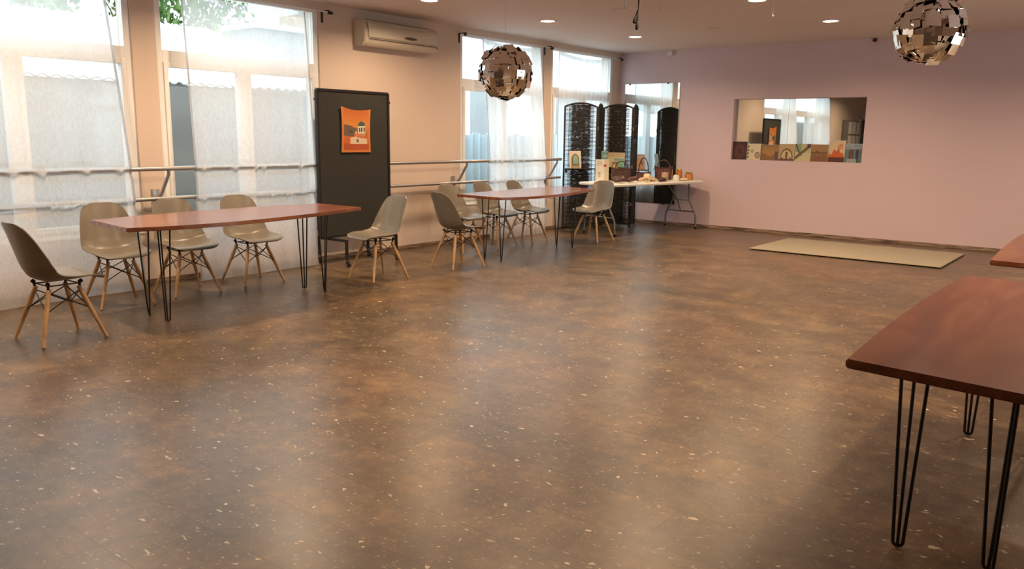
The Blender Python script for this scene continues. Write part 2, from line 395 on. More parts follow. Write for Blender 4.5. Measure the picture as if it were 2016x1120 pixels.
def tree(x, y, h, rad, n, label):
    rt = empty('garden_tree', (x, y, 0)); rnd = random.Random(int(x*91+y*17))
    MB().tube([(0, 0, -.1), (.05, .1, h*.4), (-.05, .0, h*.75)], .14, 10, .05).build('trunk', M['bark'], rt, True)
    bmb = MB()
    for k in range(9):
        a = k*2.4; e = (math.cos(a)*rad*.7, math.sin(a)*rad*.7, h*(.7+.05*(k % 4)))
        bmb.tube([(0, 0, h*.45), (e[0]*.5, e[1]*.5, h*.6), e], .05, 6, .012)
    bmb.build('branches', M['bark'], rt, True)
    mb = MB(); cl = [(rnd.gauss(0, rad*.5), rnd.gauss(0, rad*.6), h*.8+rnd.gauss(0, rad*.36), rnd.uniform(.25, .55)*rad) for _ in range(16)]
    for k in range(n):
        c = cl[k % len(cl)]; p = Vector((rnd.gauss(0, 1), rnd.gauss(0, 1), rnd.gauss(0, 1))).normalized()*c[3]*rnd.uniform(.55, 1.05)+Vector(c[:3])
        e = Euler((rnd.uniform(0, 6), rnd.uniform(0, 6), rnd.uniform(0, 6))).to_matrix(); s = rnd.uniform(.05, .10)
        mb.add([p+e @ Vector(q)*s for q in ((-1, 0, 0), (0, -.45, .12), (1.1, 0, 0), (0, .45, .12))], [(0, 1, 2, 3)])
    mb.build('foliage', M['leaf'], rt, fix=False)
    tag(rt, label, 'tree', 'trees beyond the shed roof')
tree(-6.9, 4.4, 4.5, 1.5, 4200, 'leafy green tree above the white shed roof, behind the nearest window')
tree(-8.0, 8.7, 4.6, 1.5, 4200, 'leafy green tree above the shed roof, seen through the window beside the board')

# ================================================================ CURTAINS, RAILS
def curtain(y0t, y1t, y0b, y1b, folds, amp, sag, label, seed, straight=None):
    rnd = random.Random(seed); ph = [rnd.uniform(0, 6.28) for _ in range(6)]; fq = [folds*rnd.uniform(.6, 1.5) for _ in range(4)]
    lumps = [(rnd.uniform(.05, .95), zr, rnd.uniform(.008, .022)) for zr in (1.10, .82) for _ in range(5)]
    rt = empty('sheer_curtain', (0, 0, 0))
    ztop = 2.725
    def prof(z):
        if straight: return straight
        if z > 1.1: return .12+(.262-.12)*((ztop-z)/(ztop-1.1))**.8
        if z > .8: return .262-.004
        return .258+.02*(1-z/.8)
    def fn(u, v):
        yt = y0t+(y1t-y0t)*u; yb = y0b+(y1b-y0b)*u
        zt = ztop-sag*(math.sin(PI*min(1, u*1.0))**1.2)-.02*u
        z = zt+(0.012-zt)*v
        y = yt+(yb-yt)*v
        f = sum(math.sin(2*PI*fq[k]*u+ph[k]+.7*v*(k-1)) for k in range(4))/3.0
        x = prof(z)+amp*f*(.6+.6*v)
        if straight: return (x, y, z)
        if .8 < z < 1.16: x = max(x, .2625)
        # fabric pressed and bunched on the two rails
        for zr in (1.10, .82):
            dz = z-zr
            if -.10 < dz < -.008: x -= .022*math.exp(-((dz+.04)/.03)**2)
        for (u0, zr, w_) in lumps: x += .030*math.exp(-((u-u0)/w_)**2)*math.exp(-((z-(zr-.022))/.032)**2)
        if z < .06: x += .02*(1-z/.06)*math.sin(9*u+ph[4])
        return (x, y+.3*amp*math.sin(2*PI*fq[1]*u+ph[5]), z)
    MB().grid(fn, 170, 130).build('fabric', M['sheer'], rt, True, fix=False)
    # hem: darker doubled edges at the two sides and the header tape
    for u0 in (0, 1):
        def fh(a, b, u0=u0):
            u = u0+(.006 if u0 == 0 else -.006)*a*2; p = fn(min(max(u, 0), 1), b); return (p[0]+.003, p[1], p[2])
        MB().grid(fh, 1, 90).build('side_hem', M['sheer_edge'], rt, True, fix=False)
    def ft(a, b):
        p = fn(a, b*.022); return (p[0]+.003, p[1], p[2])
    MB().grid(ft, 90, 1).build('header_tape', M['sheer'], rt, True, fix=False)
    tag(rt, label, 'curtain', 'sheer window curtains')
curtain(1.62, 3.565, 1.62, 3.70, 5, .012, .015, 'white sheer curtain with slanted right edge over the nearest window', 3)
curtain(4.28, 5.70, 4.24, 5.655, 5, .010, .035, 'wide white sheer curtain between the bare pier and the black display board', 5)
curtain(8.60, 9.93, 8.60, 9.93, 9, .020, .045, 'white sheer curtain hanging behind the left mirror ball', 8)
curtain(10.50, 11.93, 10.50, 11.93, 10, .022, .05, 'white sheer curtain in the corner window behind the wicker screen', 11, .06)
for (a, b, lab) in ((1.4, 3.92, 'thin curtain rail above the nearest window'), (4.02, 6.02, 'thin curtain rail above the window left of the black board'), (8.28, 10.20, 'thin curtain rail above the window behind the left mirror ball'), (10.29, 12.30, 'thin curtain rail above the corner window')):
    rt = empty('curtain_rail', (.12 if a < 10 else .075, (a+b)/2, 2.74)); h_ = (b-a)/2
    MB().tube([(0, -h_, 0), (0, h_, 0)], .006, 8).build('rail', M['pvc'], rt, True)
    for s in (-1, 1):
        br = MB().box(-.12, -.108, s*h_-.012, s*h_+.012, -.10, .02, .002).box(-.112, .012, s*h_-.008, s*h_+.008, .010, .024, .002)
        br.tube([(0, s*h_, .02), (0, s*h_, -.02)], .014, 10)
        br.build('rail_bracket', M['black'], rt, True, 'black wall bracket')
        MB().lathe([(0, -.02), (.014, -.018), (.02, 0), (.014, .018), (0, .02)], n=12).xf(Matrix.Translation((.012, s*(h_+.025), -.006)) @ Matrix.Rotation(PI/2, 4, 'X')).build('finial', M['black'], rt, True, 'black round finial')
    tag(rt, lab, 'curtain rail', 'curtain rails')

# double exercise rail along the windows
rt = empty('ballet_barre', (0, 0, 0))
MB().tube([(.235, .3, 1.10), (.235, 5, 1.10), (.235, 10.36, 1.10)], .021, 14).build('upper_rail', M['aluminium'], rt, True)
MB().tube([(.225, .3, .825), (.225, 5, .825), (.225, 10.36, .825)], .019, 14).build('lower_rail', M['aluminium'], rt, True)
for y in (1.45, 3.98, 6.12, 8.16, 10.24):
    mb = MB().tube([(.235, y+.02, 1.085), (.232, y+.02, 1.05), (.12, y, .86), (.0, y-.0, .78)], .016, 10)
    mb.tube([(.0, y, .825), (.225, y, .825)], .010, 8)
    mb.box(0, .012, y-.04, y+.04, .72, .90, .004)
    mb.build('rail_support', M['aluminium'], rt, True)
tag(rt, 'double grey metal ballet barre running along the window wall', 'barre')

# ================================================================ MIRRORS
rt = empty('wall_mirror', (.64, D-.006, .35))
MB().box(-.51, .51, -.004, .002, 0, 1.98).build('mirror_glass', M['mirror'], rt)
for e_ in (.5102, -.5152): MB().box(e_, e_+.005, -.004, .004, 0, 1.98).build('mirror_edge', M['mirror_edge'], rt)
for x, z in ((-.42, 1.97), (.3, 1.97), (-.42, -.01), (.3, -.01)): MB().box(x-.015, x+.015, -.01, .004, z-.005, z+.02, .003).build('mirror_clip', M['black'], rt, False, 'small dark mirror clip')
tag(rt, 'tall frameless wall mirror beside the corner, behind the white folding table', 'mirror')
rt = empty('niche_mirror', ((NX0+NX1)/2, D+ND-.006, NZ0))
hw = (NX1-NX0)/2-.002
MB().box(-hw, hw, -.0, .004, .002, NZ1-NZ0-.002).build('mirror_glass', M['mirror'], rt)
for x in (-.145,): MB().box(x-.0015, x+.0015, -.002, .0, .003, NZ1-NZ0-.003).build('mirror_seam', M['mirror_edge'], rt)
tag(rt, 'wide mirror in a shallow niche of the lilac wall behind small paintings', 'mirror')

# ================================================================ PAINTINGS (flat colours by position, u right, v up)
def picture_mesh(wd, ht, fn, nu=56, nv=44, d=.0):
    me = bpy.data.meshes.new('picture'); vs = [(-wd/2+wd*i/nu, d, ht*j/nv) for j in range(nv+1) for i in range(nu+1)]
    fs = [(j*(nu+1)+i, j*(nu+1)+i+1, (j+1)*(nu+1)+i+1, (j+1)*(nu+1)+i) for j in range(nv) for i in range(nu)]
    me.from_pydata(vs, [], fs); me.materials.append(M['paint'])
    ca = me.color_attributes.new('paint', 'FLOAT_COLOR', 'CORNER'); k = 0
    for j in range(nv):
        for i in range(nu):
            c = fn((i+.5)/nu, (j+.5)/nv)
            for _ in range(4): ca.data[k].color = (*c, 1); k += 1
    return me
rn = random.Random(2)
def nz(a, s=.1): return tuple(max(0, c*(1+rn.uniform(-s, s))) for c in a)
def mixc(a, b, t): return tuple(x+(y-x)*t for x, y in zip(a, b))
def pic_dark(u, v): 
    d = math.hypot(u-.5, v-.45); return nz(mixc((.10, .03, .025), (.04, .015, .012), min(1, abs(d-.28)*5)), .3)
def pic_flowers(u, v):
    c = (.62, .55, .36)
    for (a, b, r, k) in ((.36, .55, .11, (.25, .22, .12)), (.36, .55, .05, (.55, .5, .3)), (.78, .3, .2, (.22, .13, .09)), (.78, .3, .12, (.6, .42, .35)), (.78, .3, .05, (.12, .06, .05))):
        if math.hypot(u-a, (v-b)) < r: c = k
    if u < .12 and (int(v*9) % 2): c = (.12, .08, .06)
    return nz(c, .1)
def pic_amber(u, v):
    c = mixc((.40, .20, .05), (.28, .15, .06), abs(v-.5)*2)
    if v < .35+.1*math.sin(u*9): c = (.22, .11, .04)
    if u > .8 and v < .6: c = (.12, .06, .04)
    if u < .06 or v > .94: c = (.16, .08, .04)
    return nz(c, .2)
def pic_arch(u, v):
    c = (.46, .33, .18); d = math.hypot((u-.5)/.42, (v-.12)/.62)
    if v < .12: c = (.12, .06, .035)
    elif d < 1:
        c = (.14, .08, .04) if d > .86 else (.55, .45, .25)
        if abs(u-.5) < .08 and v < .55: c = (.16, .07, .03)
        elif abs(u-.5) > .18+.5*(v-.12) and d < .8 and v < .2: c = (.2, .1, .05)
    return nz(c, .12)
def pic_leaf(u, v):
    c = (.52, .46, .26) if v < .5 else (.44, .42, .24)
    if u < .4 and v > .55: c = (.22, .32, .20)
    if abs(v-(.15+.8*u)) < .11: c = (.14, .10, .04)
    if abs((u-.12)-.5*(.8-v)) < .06 and v > .3: c = (.12, .09, .04)
    if v > .8 and u > .75: c = (.09, .05, .06)
    return nz(c, .12)
def pic_sunset(u, v):
    c = mixc((.20, .09, .03), (.34, .20, .09), v)
    if abs(v-.52) < .02: c = (.10, .05, .025)
    if v < .5 and rn.random() < .3: c = (.12, .05, .02)
    if abs(u-.35) < .06 and .5 < v < .64: c = (.12, .06, .03)
    return nz(c, .15)
def pic_orangetree(u, v):
    c = (.58, .46, .28)
    if v < .28: c = (.09, .025, .02)
    hgt = .28+.42*max(0, math.sin(PI*min(1, u*1.05)))*(.45+.55*u)
    if .22 < v < hgt+.07*math.sin(23*u): c = (.50, .10, .015)
    if .55 < u < .85 and .6 < v < .85 and rn.random() < .5: c = (.45, .09, .02)
    return nz(c, .2)
def pic_bluecave(u, v):
    c = (.10, .15, .18)
    for cx, w_ in ((.36, .13), (.72, .09)):
        if abs(u-cx) < w_*(1-.8*max(0, v-.55)*2) and v < .78: c = (.20, .06, .03) if cx < .5 and abs(u-cx) < w_*.5 else (.025, .04, .06)
    if v > .7 and rn.random() < .5: c = (.35, .42, .45)
    if v < .2 and abs(u-.4) < .3: c = (.26, .30, .26)
    return nz(c, .25)
def small_canvas(x0, x1, z1, fn, label, lean=.07):
    wd = x1-x0; ht = z1-NZ0; rt = empty('small_canvas', ((x0+x1)/2, D+.045, NZ0+.001)); rt.rotation_euler = (-lean, 0, 0)
    MB().box(-wd/2, wd/2, .0, .018, 0, ht, .002).build('stretcher', M['paper'], rt)
    o = bpy.data.objects.new('picture', picture_mesh(wd-.004, ht-.004, fn, d=-.0015)); COL.objects.link(o); o.parent = rt
    tag(rt, label, 'painting', 'small canvases on the mirror ledge')
px2x = lambda px: NX0+(px-1438.5)*(NX1-.0-NX0)/(1696.5-1438.5)
for a, b, h_, fn, lab in (
    (1439, 1469.5, .285, pic_dark, 'small square canvas painted dark brown, leftmost on the mirror ledge'),
    (1470.5, 1498, .25, pic_flowers, 'small cream canvas with two round brown flowers on the mirror ledge'),
    (1499, 1535, .235, pic_amber, 'small amber landscape canvas between the flower canvas and the arch canvas'),
    (1536, 1567, .255, pic_arch, 'small tan canvas with a pale arched doorway on the mirror ledge'),
    (1568, 1599, .26, pic_leaf, 'small canvas with crossing dark green stems on the mirror ledge'),
    (1600, 1631.5, .255, pic_sunset, 'small canvas of a brown seaside sunset with a dark horizon'),
    (1632.5, 1663, .315, pic_orangetree, 'taller small canvas with a bright orange tree on cream, on the mirror ledge'),
    (1664, 1694.5, .27, pic_bluecave, 'small blue grey canvas with dark arches, rightmost on the mirror ledge')):
    small_canvas(px2x(a), px2x(b), NZ0+h_, fn, lab)

# ================================================================ BLACK DISPLAY BOARD
rt = empty('display_board', (.30, 6.19, 0)); hw = .515
MB().box(-.010, .010, -hw+.02, hw-.02, .325, 1.895, .002).build('panel', M['board'], rt)
fr = MB()
for s in (-1, 1): fr.box(-.018, .018, s*hw-.014, s*hw+.014, .30, 1.90, .004)
fr.box(-.018, .018, -hw, hw, 1.885, 1.915, .004).box(-.018, .018, -hw, hw, .298, .328, .004)
fr.build('frame', M['board_frame'], rt)
for s in (-1, 1):
    for z in (.42, 1.80):
        MB().tube([(0, s*(hw+.005), z), (0, s*(hw+.028), z)], .016, 10).build('clamp_knob', M['board_frame'], rt, True)
    yy = s*(hw-.13) if s < 0 else hw-.16
    leg = MB().box(-.22, .28, yy-.014, yy+.014, .272, .30, .003)
    for x in (-.22, .265): leg.box(x, x+.028, yy-.014, yy+.014, .085, .30, .003)
    leg.build('foot_frame', M['board_frame'], rt)
    for x in (-.206, .279):
        c = MB().tube([(x, yy, .09), (x+.004, yy, .055)], .008, 8)
        c.tube([(x+.02, yy-.012, .029), (x+.02, yy+.012, .029)], .028, 18)
        c.box(x+.004, x+.03, yy-.018, yy-.013, .028, .062, .001).box(x+.004, x+.03, yy+.013, yy+.018, .028, .062, .001)
        cc = c.build('caster', M['board_frame'], rt, True)
        MB().tube([(x+.02, yy-.0195, .029), (x+.02, yy+.0195, .029)], .010, 12).build('caster_hub', M['aluminium'], cc, True, 'grey hub of the caster')
tag(rt, 'tall charcoal display board on black wheeled feet in front of the bare wall', 'display board')
def pic_church(u, v):
    c = mixc((.42, .10, .015), (.50, .19, .03), max(0, 1-abs(v-.66)*4))
    if v > .8: c = mixc((.46, .13, .02), (.40, .10, .02), (v-.8)*5)
    if .38 < v < .60+.03*math.sin(u*8) and u < .60: c = (.11, .075, .045)
    if .46 < v < .50 and .25 < u < .38: c = (.04, .03, .025)
    # dome drum and blue dome
    if .57 < u < .83 and .44 < v < .62:
        c = (.52, .48, .38)
        if any(abs(u-k) < .022 for k in (.63, .71, .79)) and .49 < v < .585: c = (.04, .04, .04)
    if v >= .62 and math.hypot((u-.70)/.125, (v-.62)/.115) < 1: c = (.035, .07, .06)
    if .46 < u < .56 and .36 < v < .52-(abs(u-.51)*1.2): c = (.48, .34, .20)
    if .44 < u < .82 and .38 < v < .45: c = (.50, .14, .06) if u < .7 else (.36, .22, .12)
    if .30 < u < .88 and .20+.04*(u-.3) - .02 < v < .36-.10*max(0, u-.5)-.06*max(0, .40-u)*4: c = (.55, .42, .30)
    if abs(u-.56) < .04 and .24 < v < .31: c = (.12, .13, .12)
    if v < .2: c = (.33, .06, .012)
    if u < .07 or v < .05 or u > .94: c = (.48, .16, .03)
    return nz(c, .12)
rt = empty('church_painting', (.3225, 6.195, 1.235))
W_, H_ = .43, .50
def warp(p, W_=W_, H_=H_):
    x, y, z = p; u = x/W_+.5; v = z/H_
    x2 = x*(1-.045*math.sin(PI*v)); z2 = z-.025*math.sin(PI*u)*v-.022*u*v
    return (x2, y-.012*(1-math.sin(PI*u))*(.3+.7*v), z2)
me = picture_mesh(W_, H_, pic_church, 70, 80)
for v in me.vertices: v.co = warp(v.co)
o = bpy.data.objects.new('picture', me); COL.objects.link(o); o.parent = rt; o.rotation_euler = (0, 0, PI/2)
so = o.modifiers.new('t', 'SOLIDIFY'); so.thickness = .003; so.offset = -1
tag(rt, 'unframed orange painting of a white domed church pinned to the charcoal board', 'painting')

# ================================================================ CHAIRS
def make_chair():
    rt = empty('dining_chair')
    P = np.array([(0, .250, .412), (.035, .243, .427), (.08, .222, .437), (.2, .15, .438), (.35, .04, .427), (.48, -.07, .420), (.57, -.143, .443), (.64, -.187, .50), (.75, -.218, .60), (.87, -.248, .71), (.96, -.272, .795), (1, -.286, .832)])
    Wd = np.array([(0, .13), (.02, .165), (.05, .195), (.1, .215), (.2, .229), (.35, .234), (.5, .236), (.6, .234), (.7, .226), (.8, .210), (.88, .194), (.94, .178), (.975, .158), (1, .118)])
    E = np.array([(0, 0), (.1, .006), (.2, .018), (.35, .03), (.5, .058), (.6, .082), (.7, .078), (.8, .06), (.9, .042), (1, .02)])
    def cr(A, t, k):  # smooth-ish interpolation
        return sum(np.interp(t+d, A[:, 0], A[:, k])*w_ for d, w_ in ((-.03, .25), (0, .5), (.03, .25))) if .04 < t < .93 else np.interp(t, A[:, 0], A[:, k])
    nu, nv = 20, 44; vs = []
    for j in range(nv+1):
        t = j/nv; y = cr(P, t, 1); z = cr(P, t, 2)
        d = .01; dy = cr(P, min(1, t+d), 1)-cr(P, max(0, t-d), 1); dz = cr(P, min(1, t+d), 2)-cr(P, max(0, t-d), 2); L_ = math.hypot(dy, dz)
        ny, nz_ = dz/L_, -dy/L_
        w_ = np.interp(t, Wd[:, 0], Wd[:, 1]); e = cr(E, t, 1)
        for i in range(nu+1):
            u = math.sin((i/nu-.5)*PI*.96)/math.sin(.48*PI); lift = e*abs(u)**2.6-.006*(1-u*u)*(t < .6)
            k_ = max(0, (t-.82)/.18); drop = .017*abs(u)**4*k_*k_*(3-2*k_)
            vs.append((u*w_, y+ny*lift, z+nz_*lift-drop))
    mb = MB(); mb.add(vs, [(j*(nu+1)+i, j*(nu+1)+i+1, (j+1)*(nu+1)+i+1, (j+1)*(nu+1)+i) for j in range(nv) for i in range(nu)])
    sh = mb.build('seat_shell', M['chair'], rt, True, fix=False)
    so = sh.modifiers.new('thickness', 'SOLIDIFY'); so.thickness = .009; so.offset = -1
    bv = sh.modifiers.new('rim', 'BEVEL'); bv.width = .003; bv.segments = 2; bv.limit_method = 'ANGLE'; bv.angle_limit = math.radians(60)
    T = .098; Fo = .213; zt = .372
    br = MB()
    tops = {}
    for sx in (-1, 1):
        for sy in (-1, 1):
            top = Vector((sx*T, sy*T, zt)); foot = Vector((sx*Fo, sy*Fo, .004)); tops[sx, sy] = (top, foot)
            MB().tube([top, top.lerp(foot, .25), top.lerp(foot, .6), foot], [.0145, .0165, .0145, .0105], 12).build('leg', M['maple'], rt, True)
            br.tube([top+(top-foot).normalized()*-.02, top+Vector((sx*.006, sy*.006, .03))], .009, 8)
            br.tube([top+Vector((sx*.006, sy*.006, .028)), (sx*.118, sy*.112, .4125)], .014, 10)
    for (a, b) in (((-1, -1), (1, -1)), ((1, -1), (1, 1)), ((1, 1), (-1, 1)), ((-1, 1), (-1, -1))):
        ta, fa = tops[a]; tb, fb = tops[b]
        br.tube([ta.lerp(fa, .06), tb.lerp(fb, .42)], .0042, 6); br.tube([tb.lerp(fb, .06), ta.lerp(fa, .42)], .0042, 6)
        br.tube([ta+Vector((0, 0, .02)), tb+Vector((0, 0, .02))], .005, 6)
    for k in tops:
        ta, fa = tops[k]; c = ta.lerp(fa, .42); br.tube([c+Vector((0, 0, .008)), c-Vector((0, 0, .008))], .012, 8)
        br.tube([c-Vector((k[0]*.02, 0, 0)), c], .006, 6)
    br.build('wire_bracing', M['black'], rt, True)
    for k in ((-1, -1), (1, -1), (1, 1), (-1, 1)):
        pass
    return rt
GRP = 'warm grey shell chairs with wooden dowel legs'
chair = make_chair(); tag(chair, 'x', 'chair', GRP)
CH = [
 (1.53, 2.41, 1, 'grey shell chair seen side-on at the left end of the nearer table'),
 (.66, 3.25, -97, 'grey shell chair on the window side of the nearer table, near its left end'),
 (.62, 3.90, -95, 'grey shell chair in front of the bare wall pier, behind the nearer table'),
 (.60, 4.60, -93, 'grey shell chair behind the nearer table, closest to the black board'),
 (1.35, 5.56, 173, 'grey shell chair at the right end of the nearer table, before the black board'),
 (1.44, 6.66, -13, 'grey shell chair seen from behind at the left end of the farther table'),
 (.66, 7.60, -90, 'grey shell chair by the wall, partly hidden by the chair seen from behind'),
 (.68, 8.24, -88, 'grey shell chair by the window, middle of three behind the farther table'),
 (.70, 8.91, -84, 'grey shell chair by the window behind the farther table, closest to the screen'),
 (1.31, 9.64, 180, 'grey shell chair at the right end of the farther table, before the folding table'),
]
for i, (x, y, a, lab) in enumerate(CH):
    if i == 0: chair.location = (x, y, 0); chair.rotation_euler = (0, 0, math.radians(a)); chair['label'] = lab
    else: dup(chair, (x, y, 0), math.radians(a), lab)

# ================================================================ HAIRPIN TABLES
def smooth_outline(pts, corner_idx, rad=.02):
    return pts
def hairpin(parent, x, y, zt, rot, r=.0062):
    Rm = Matrix.Rotation(rot, 4, 'Z'); T_ = Matrix.Translation((x, y, 0)) @ Rm
    mb = MB(); a = .045; w_ = .017
    # two rods joined by a bend at the floor, third rod welded to it
    pts = [(-a, -.03, zt)]+[(-w_, 0, .03)]+[(-w_*math.cos(t), 0, .024-w_*math.sin(t)+.0) for t in np.linspace(.3, PI-.3, 6)]+[(w_, 0, .03)]+[(a, -.03, zt)]
    mb.tube(pts, r, 8)
    mb.tube([(0, .05, zt), (0, .012, .06), (0, .004, .013)], r, 8)
    mb.box(-.06, .06, -.045, .06, zt-.004, zt, .001)
    return mb.xf(T_).build('leg', M['black'], parent, True)
def hair_table(name, outline, zt, legs, label, cat='table', rots=(0, 0, 0, 0), th=.03):
    cx = sum(p[0] for p in outline)/len(outline); cy = sum(p[1] for p in outline)/len(outline)
    rt = empty(name, (cx, cy, 0))
    # smooth outline through straight ends and bowed sides
    poly = [(p[0]-cx, p[1]-cy) for p in outline]
    n = len(poly); k = .006
    bm = bmesh.new(); vs = [bm.verts.new((x, y, zt-th)) for x, y in poly]; f = bm.faces.new(vs)
    ret = bmesh.ops.extrude_face_region(bm, geom=[f]); up = [e for e in ret['geom'] if isinstance(e, bmesh.types.BMVert)]
    bmesh.ops.translate(bm, verts=up, vec=(0, 0, th))
    bmesh.ops.recalc_face_normals(bm, faces=bm.faces[:])
    bmesh.ops.bevel(bm, geom=[e for e in bm.edges], offset=.005, segments=2, affect='EDGES')
    me = bpy.data.meshes.new('tabletop'); bm.to_mesh(me); bm.free(); me.materials.append(M['redwood'])
    o = bpy.data.objects.new('tabletop', me); COL.objects.link(o); o.parent = rt
    for (lx, ly), r_ in zip(legs, rots): hairpin(rt, lx-cx, ly-cy, zt-th, math.radians(r_))
    tag(rt, label, cat, 'red wooden tables on black hairpin legs')
    return rt
def bow(p0, p1, p2, n=10):  # quadratic through p1 mid
    p0, p1, p2 = map(Vector, (p0, p1, p2)); c = p1*2-(p0+p2)*.5
    return [tuple(p0*(1-t)**2+c*2*t*(1-t)+p2*t*t) for t in np.linspace(0, 1, n)]
hair_table('long_table', bow((1.76, 2.81), (1.89, 3.75), (1.60, 5.13))+bow((.97, 5.13), (.88, 4.1), (1.04, 2.89)), .76,
    [(1.33, 3.16), (1.62, 3.15), (1.27, 4.70), (1.57, 4.70)], 'long reddish hairpin-leg table beside the curtained windows, nearer of the two with chairs', rots=(153, 80, 50, 153))
hair_table('long_table', bow((1.72, 7.06), (1.86, 7.9), (1.58, 9.23))+bow((.93, 9.40), (.90, 8.3), (1.02, 7.11)), .76,
    [(1.38, 7.19), (1.62, 7.20), (1.33, 8.73), (1.54, 8.79)], 'long reddish wooden table on black hairpin legs in front of the wicker screen', rots=(-50, -50, 130, 130))
hair_table('long_table', bow((7.47, 2.49), (7.50, 3.6), (7.44, 4.62))+bow((6.72, 4.66), (6.70, 3.65), (6.735, 2.58)), .76,
    [(6.86, 2.98), (7.14, 3.0), (6.85, 4.42), (7.14, 4.44)], 'large reddish wooden table cut off by the right edge, closest to the camera', rots=(12, -19, 12, 80))
hair_table('long_table', bow((7.47, 5.33), (7.5, 6.4), (7.44, 7.45))+bow((6.70, 7.45), (6.69, 6.5), (6.73, 5.39)), .76,
    [(6.93, 5.68), (7.20, 5.68), (6.92, 7.1), (7.2, 7.1)], 'reddish wooden table peeking in at the right edge behind the closest one', rots=(25, 100, 20, 80))

# ================================================================ WICKER FOLDING SCREEN
rt = empty('folding_screen', (0, 0, 0))
SP = [(.13, 10.56), (.45, 11.05), (.27, 11.47), (.79, 11.56), (.60, 12.03)]
def panel(p, q, hz, seed, woven=True):
    p = Vector((*p, 0)); q = Vector((*q, 0)); d = (q-p); L_ = d.length; d.normalize(); p = p+d*.008; q = q-d*.008; L_ -= .016
    T_ = Matrix.Translation(p) @ Matrix(((d.x, -d.y, 0, 0), (d.y, d.x, 0, 0), (0, 0, 1, 0), (0, 0, 0, 1)))
    rnd = random.Random(seed); z0 = .065
    arch = lambda u: hz-.065+.065*math.sin(PI*u)**.8 if 0 < u < 1 else hz-.065
    fr = MB()
    fr.box(0, .022, -.012, .012, 0, hz-.06, .003); fr.box(L_-.022, L_, -.012, .012, 0, hz-.06, .003)
    fr.tube([(L_*k/14, 0, arch(k/14)-.008) for k in range(15)], .013, 8)
    fr.box(.02, L_-.02, -.01, .01, z0-.025, z0, .002)
    fo = fr.xf(T_).build('frame', M['wicker'], rt, True)
    wv = MB(); pitch = .021; z = z0+.006; row = 0
    ns = 6; xs = [.03+(L_-.06)*k/(ns*4) for k in range(ns*4+1)]
    while z < hz-.085+.065:
        gap = rnd.random() < .06
        # rows shrink towards the edges, leaving slits by the frame
        x_in = 0
        u_lim = 0
        if z > hz-.075:
            t = (z-(hz-.065))/.065; t = min(.98, max(0, t)); u_lim = math.asin(t**(1/.8) if t > 0 else 0)/PI
        pts = []; rr = []
        for k, x in enumerate(xs):
            if x/L_ < u_lim or x/L_ > 1-u_lim: continue
            edge = min(k, len(xs)-1-k)/(len(xs)-1)*2
            pts.append((x, .006*(1 if row % 2 else -1)*math.sin(k*PI/2+PI/4), z+rnd.uniform(-.001, .001)))
            rr.append((.0045 if edge < .22 else (.008 if edge < .34 else .0114))*(.7 if gap else 1)*(.66 if rnd.random() < .06 else 1))
        if len(pts) > 2:
            pts = [(max(.012, pts[0][0]-.02), 0, z)]+pts+[(min(L_-.012, pts[-1][0]+.02), 0, z)]; rr = [rr[0]]+rr+[rr[-1]]
            wv.tube(pts, rr, 5, cap=False)
        z += pitch; row += 1
    for k in range(1, ns+1):
        x = L_*k/(ns+1); wv.tube([(x, 0, z0), (x, 0, arch(x/L_)-.01)], .0035, 5)
    wv.xf(T_).build('woven_panel', M['wicker'], fo, True)
for k in range(4): panel(SP[k], SP[k+1], 1.965, 40+k)
hg = MB()
for k in (1, 2, 3):
    for z in (.35, .95, 1.55): hg.tube([(SP[k][0], SP[k][1], z), (SP[k][0], SP[k][1], z+.05)], .009, 8)
hg.build('hinge', M['gold_lid'], rt, True, 'small brass hinges')
# narrow ledges hooked on the screen
def dirn(a, b): v = Vector((b[0]-a[0], b[1]-a[1], 0)); v.normalize(); return v
d1 = dirn(SP[0], SP[1]); n1 = Vector((d1.y, -d1.x, 0)); d3 = dirn(SP[2], SP[3]); n3 = Vector((d3.y, -d3.x, 0))
def ledge(p, d, n, L_, z, parent):
    a = math.atan2(d.y, d.x); mb = MB().box(-L_/2, L_/2, -.10, -.012, z-.012, z, .002)
    mb.box(-L_/2, -L_/2+.012, -.09, -.012, z-.07, z-.012, .001).box(L_/2-.012, L_/2, -.09, -.012, z-.07, z-.012, .001)
    mb.xf(Matrix.Translation((p[0], p[1], 0)) @ Matrix.Rotation(a, 4, 'Z')); mb.build('ledge', M['wicker'], parent)
m1 = (Vector((*SP[0], 0))+Vector((*SP[1], 0)))/2; m3 = (Vector((*SP[2], 0))+Vector((*SP[3], 0)))/2
ZL = .955
ledge(m1, d1, n1, .52, ZL, rt); ledge(m3, d3, n3, .50, ZL+.01, rt)
d4 = dirn(SP[3], SP[4]); 
ledge(Vector((SP[3][0], SP[3][1], 0))+d4*.2, dirn(SP[4], SP[3]) * -1, None, .36, ZL+.02, rt) if False else None
tag(rt, 'black woven wicker folding screen with arched panels standing in the corner', 'screen')

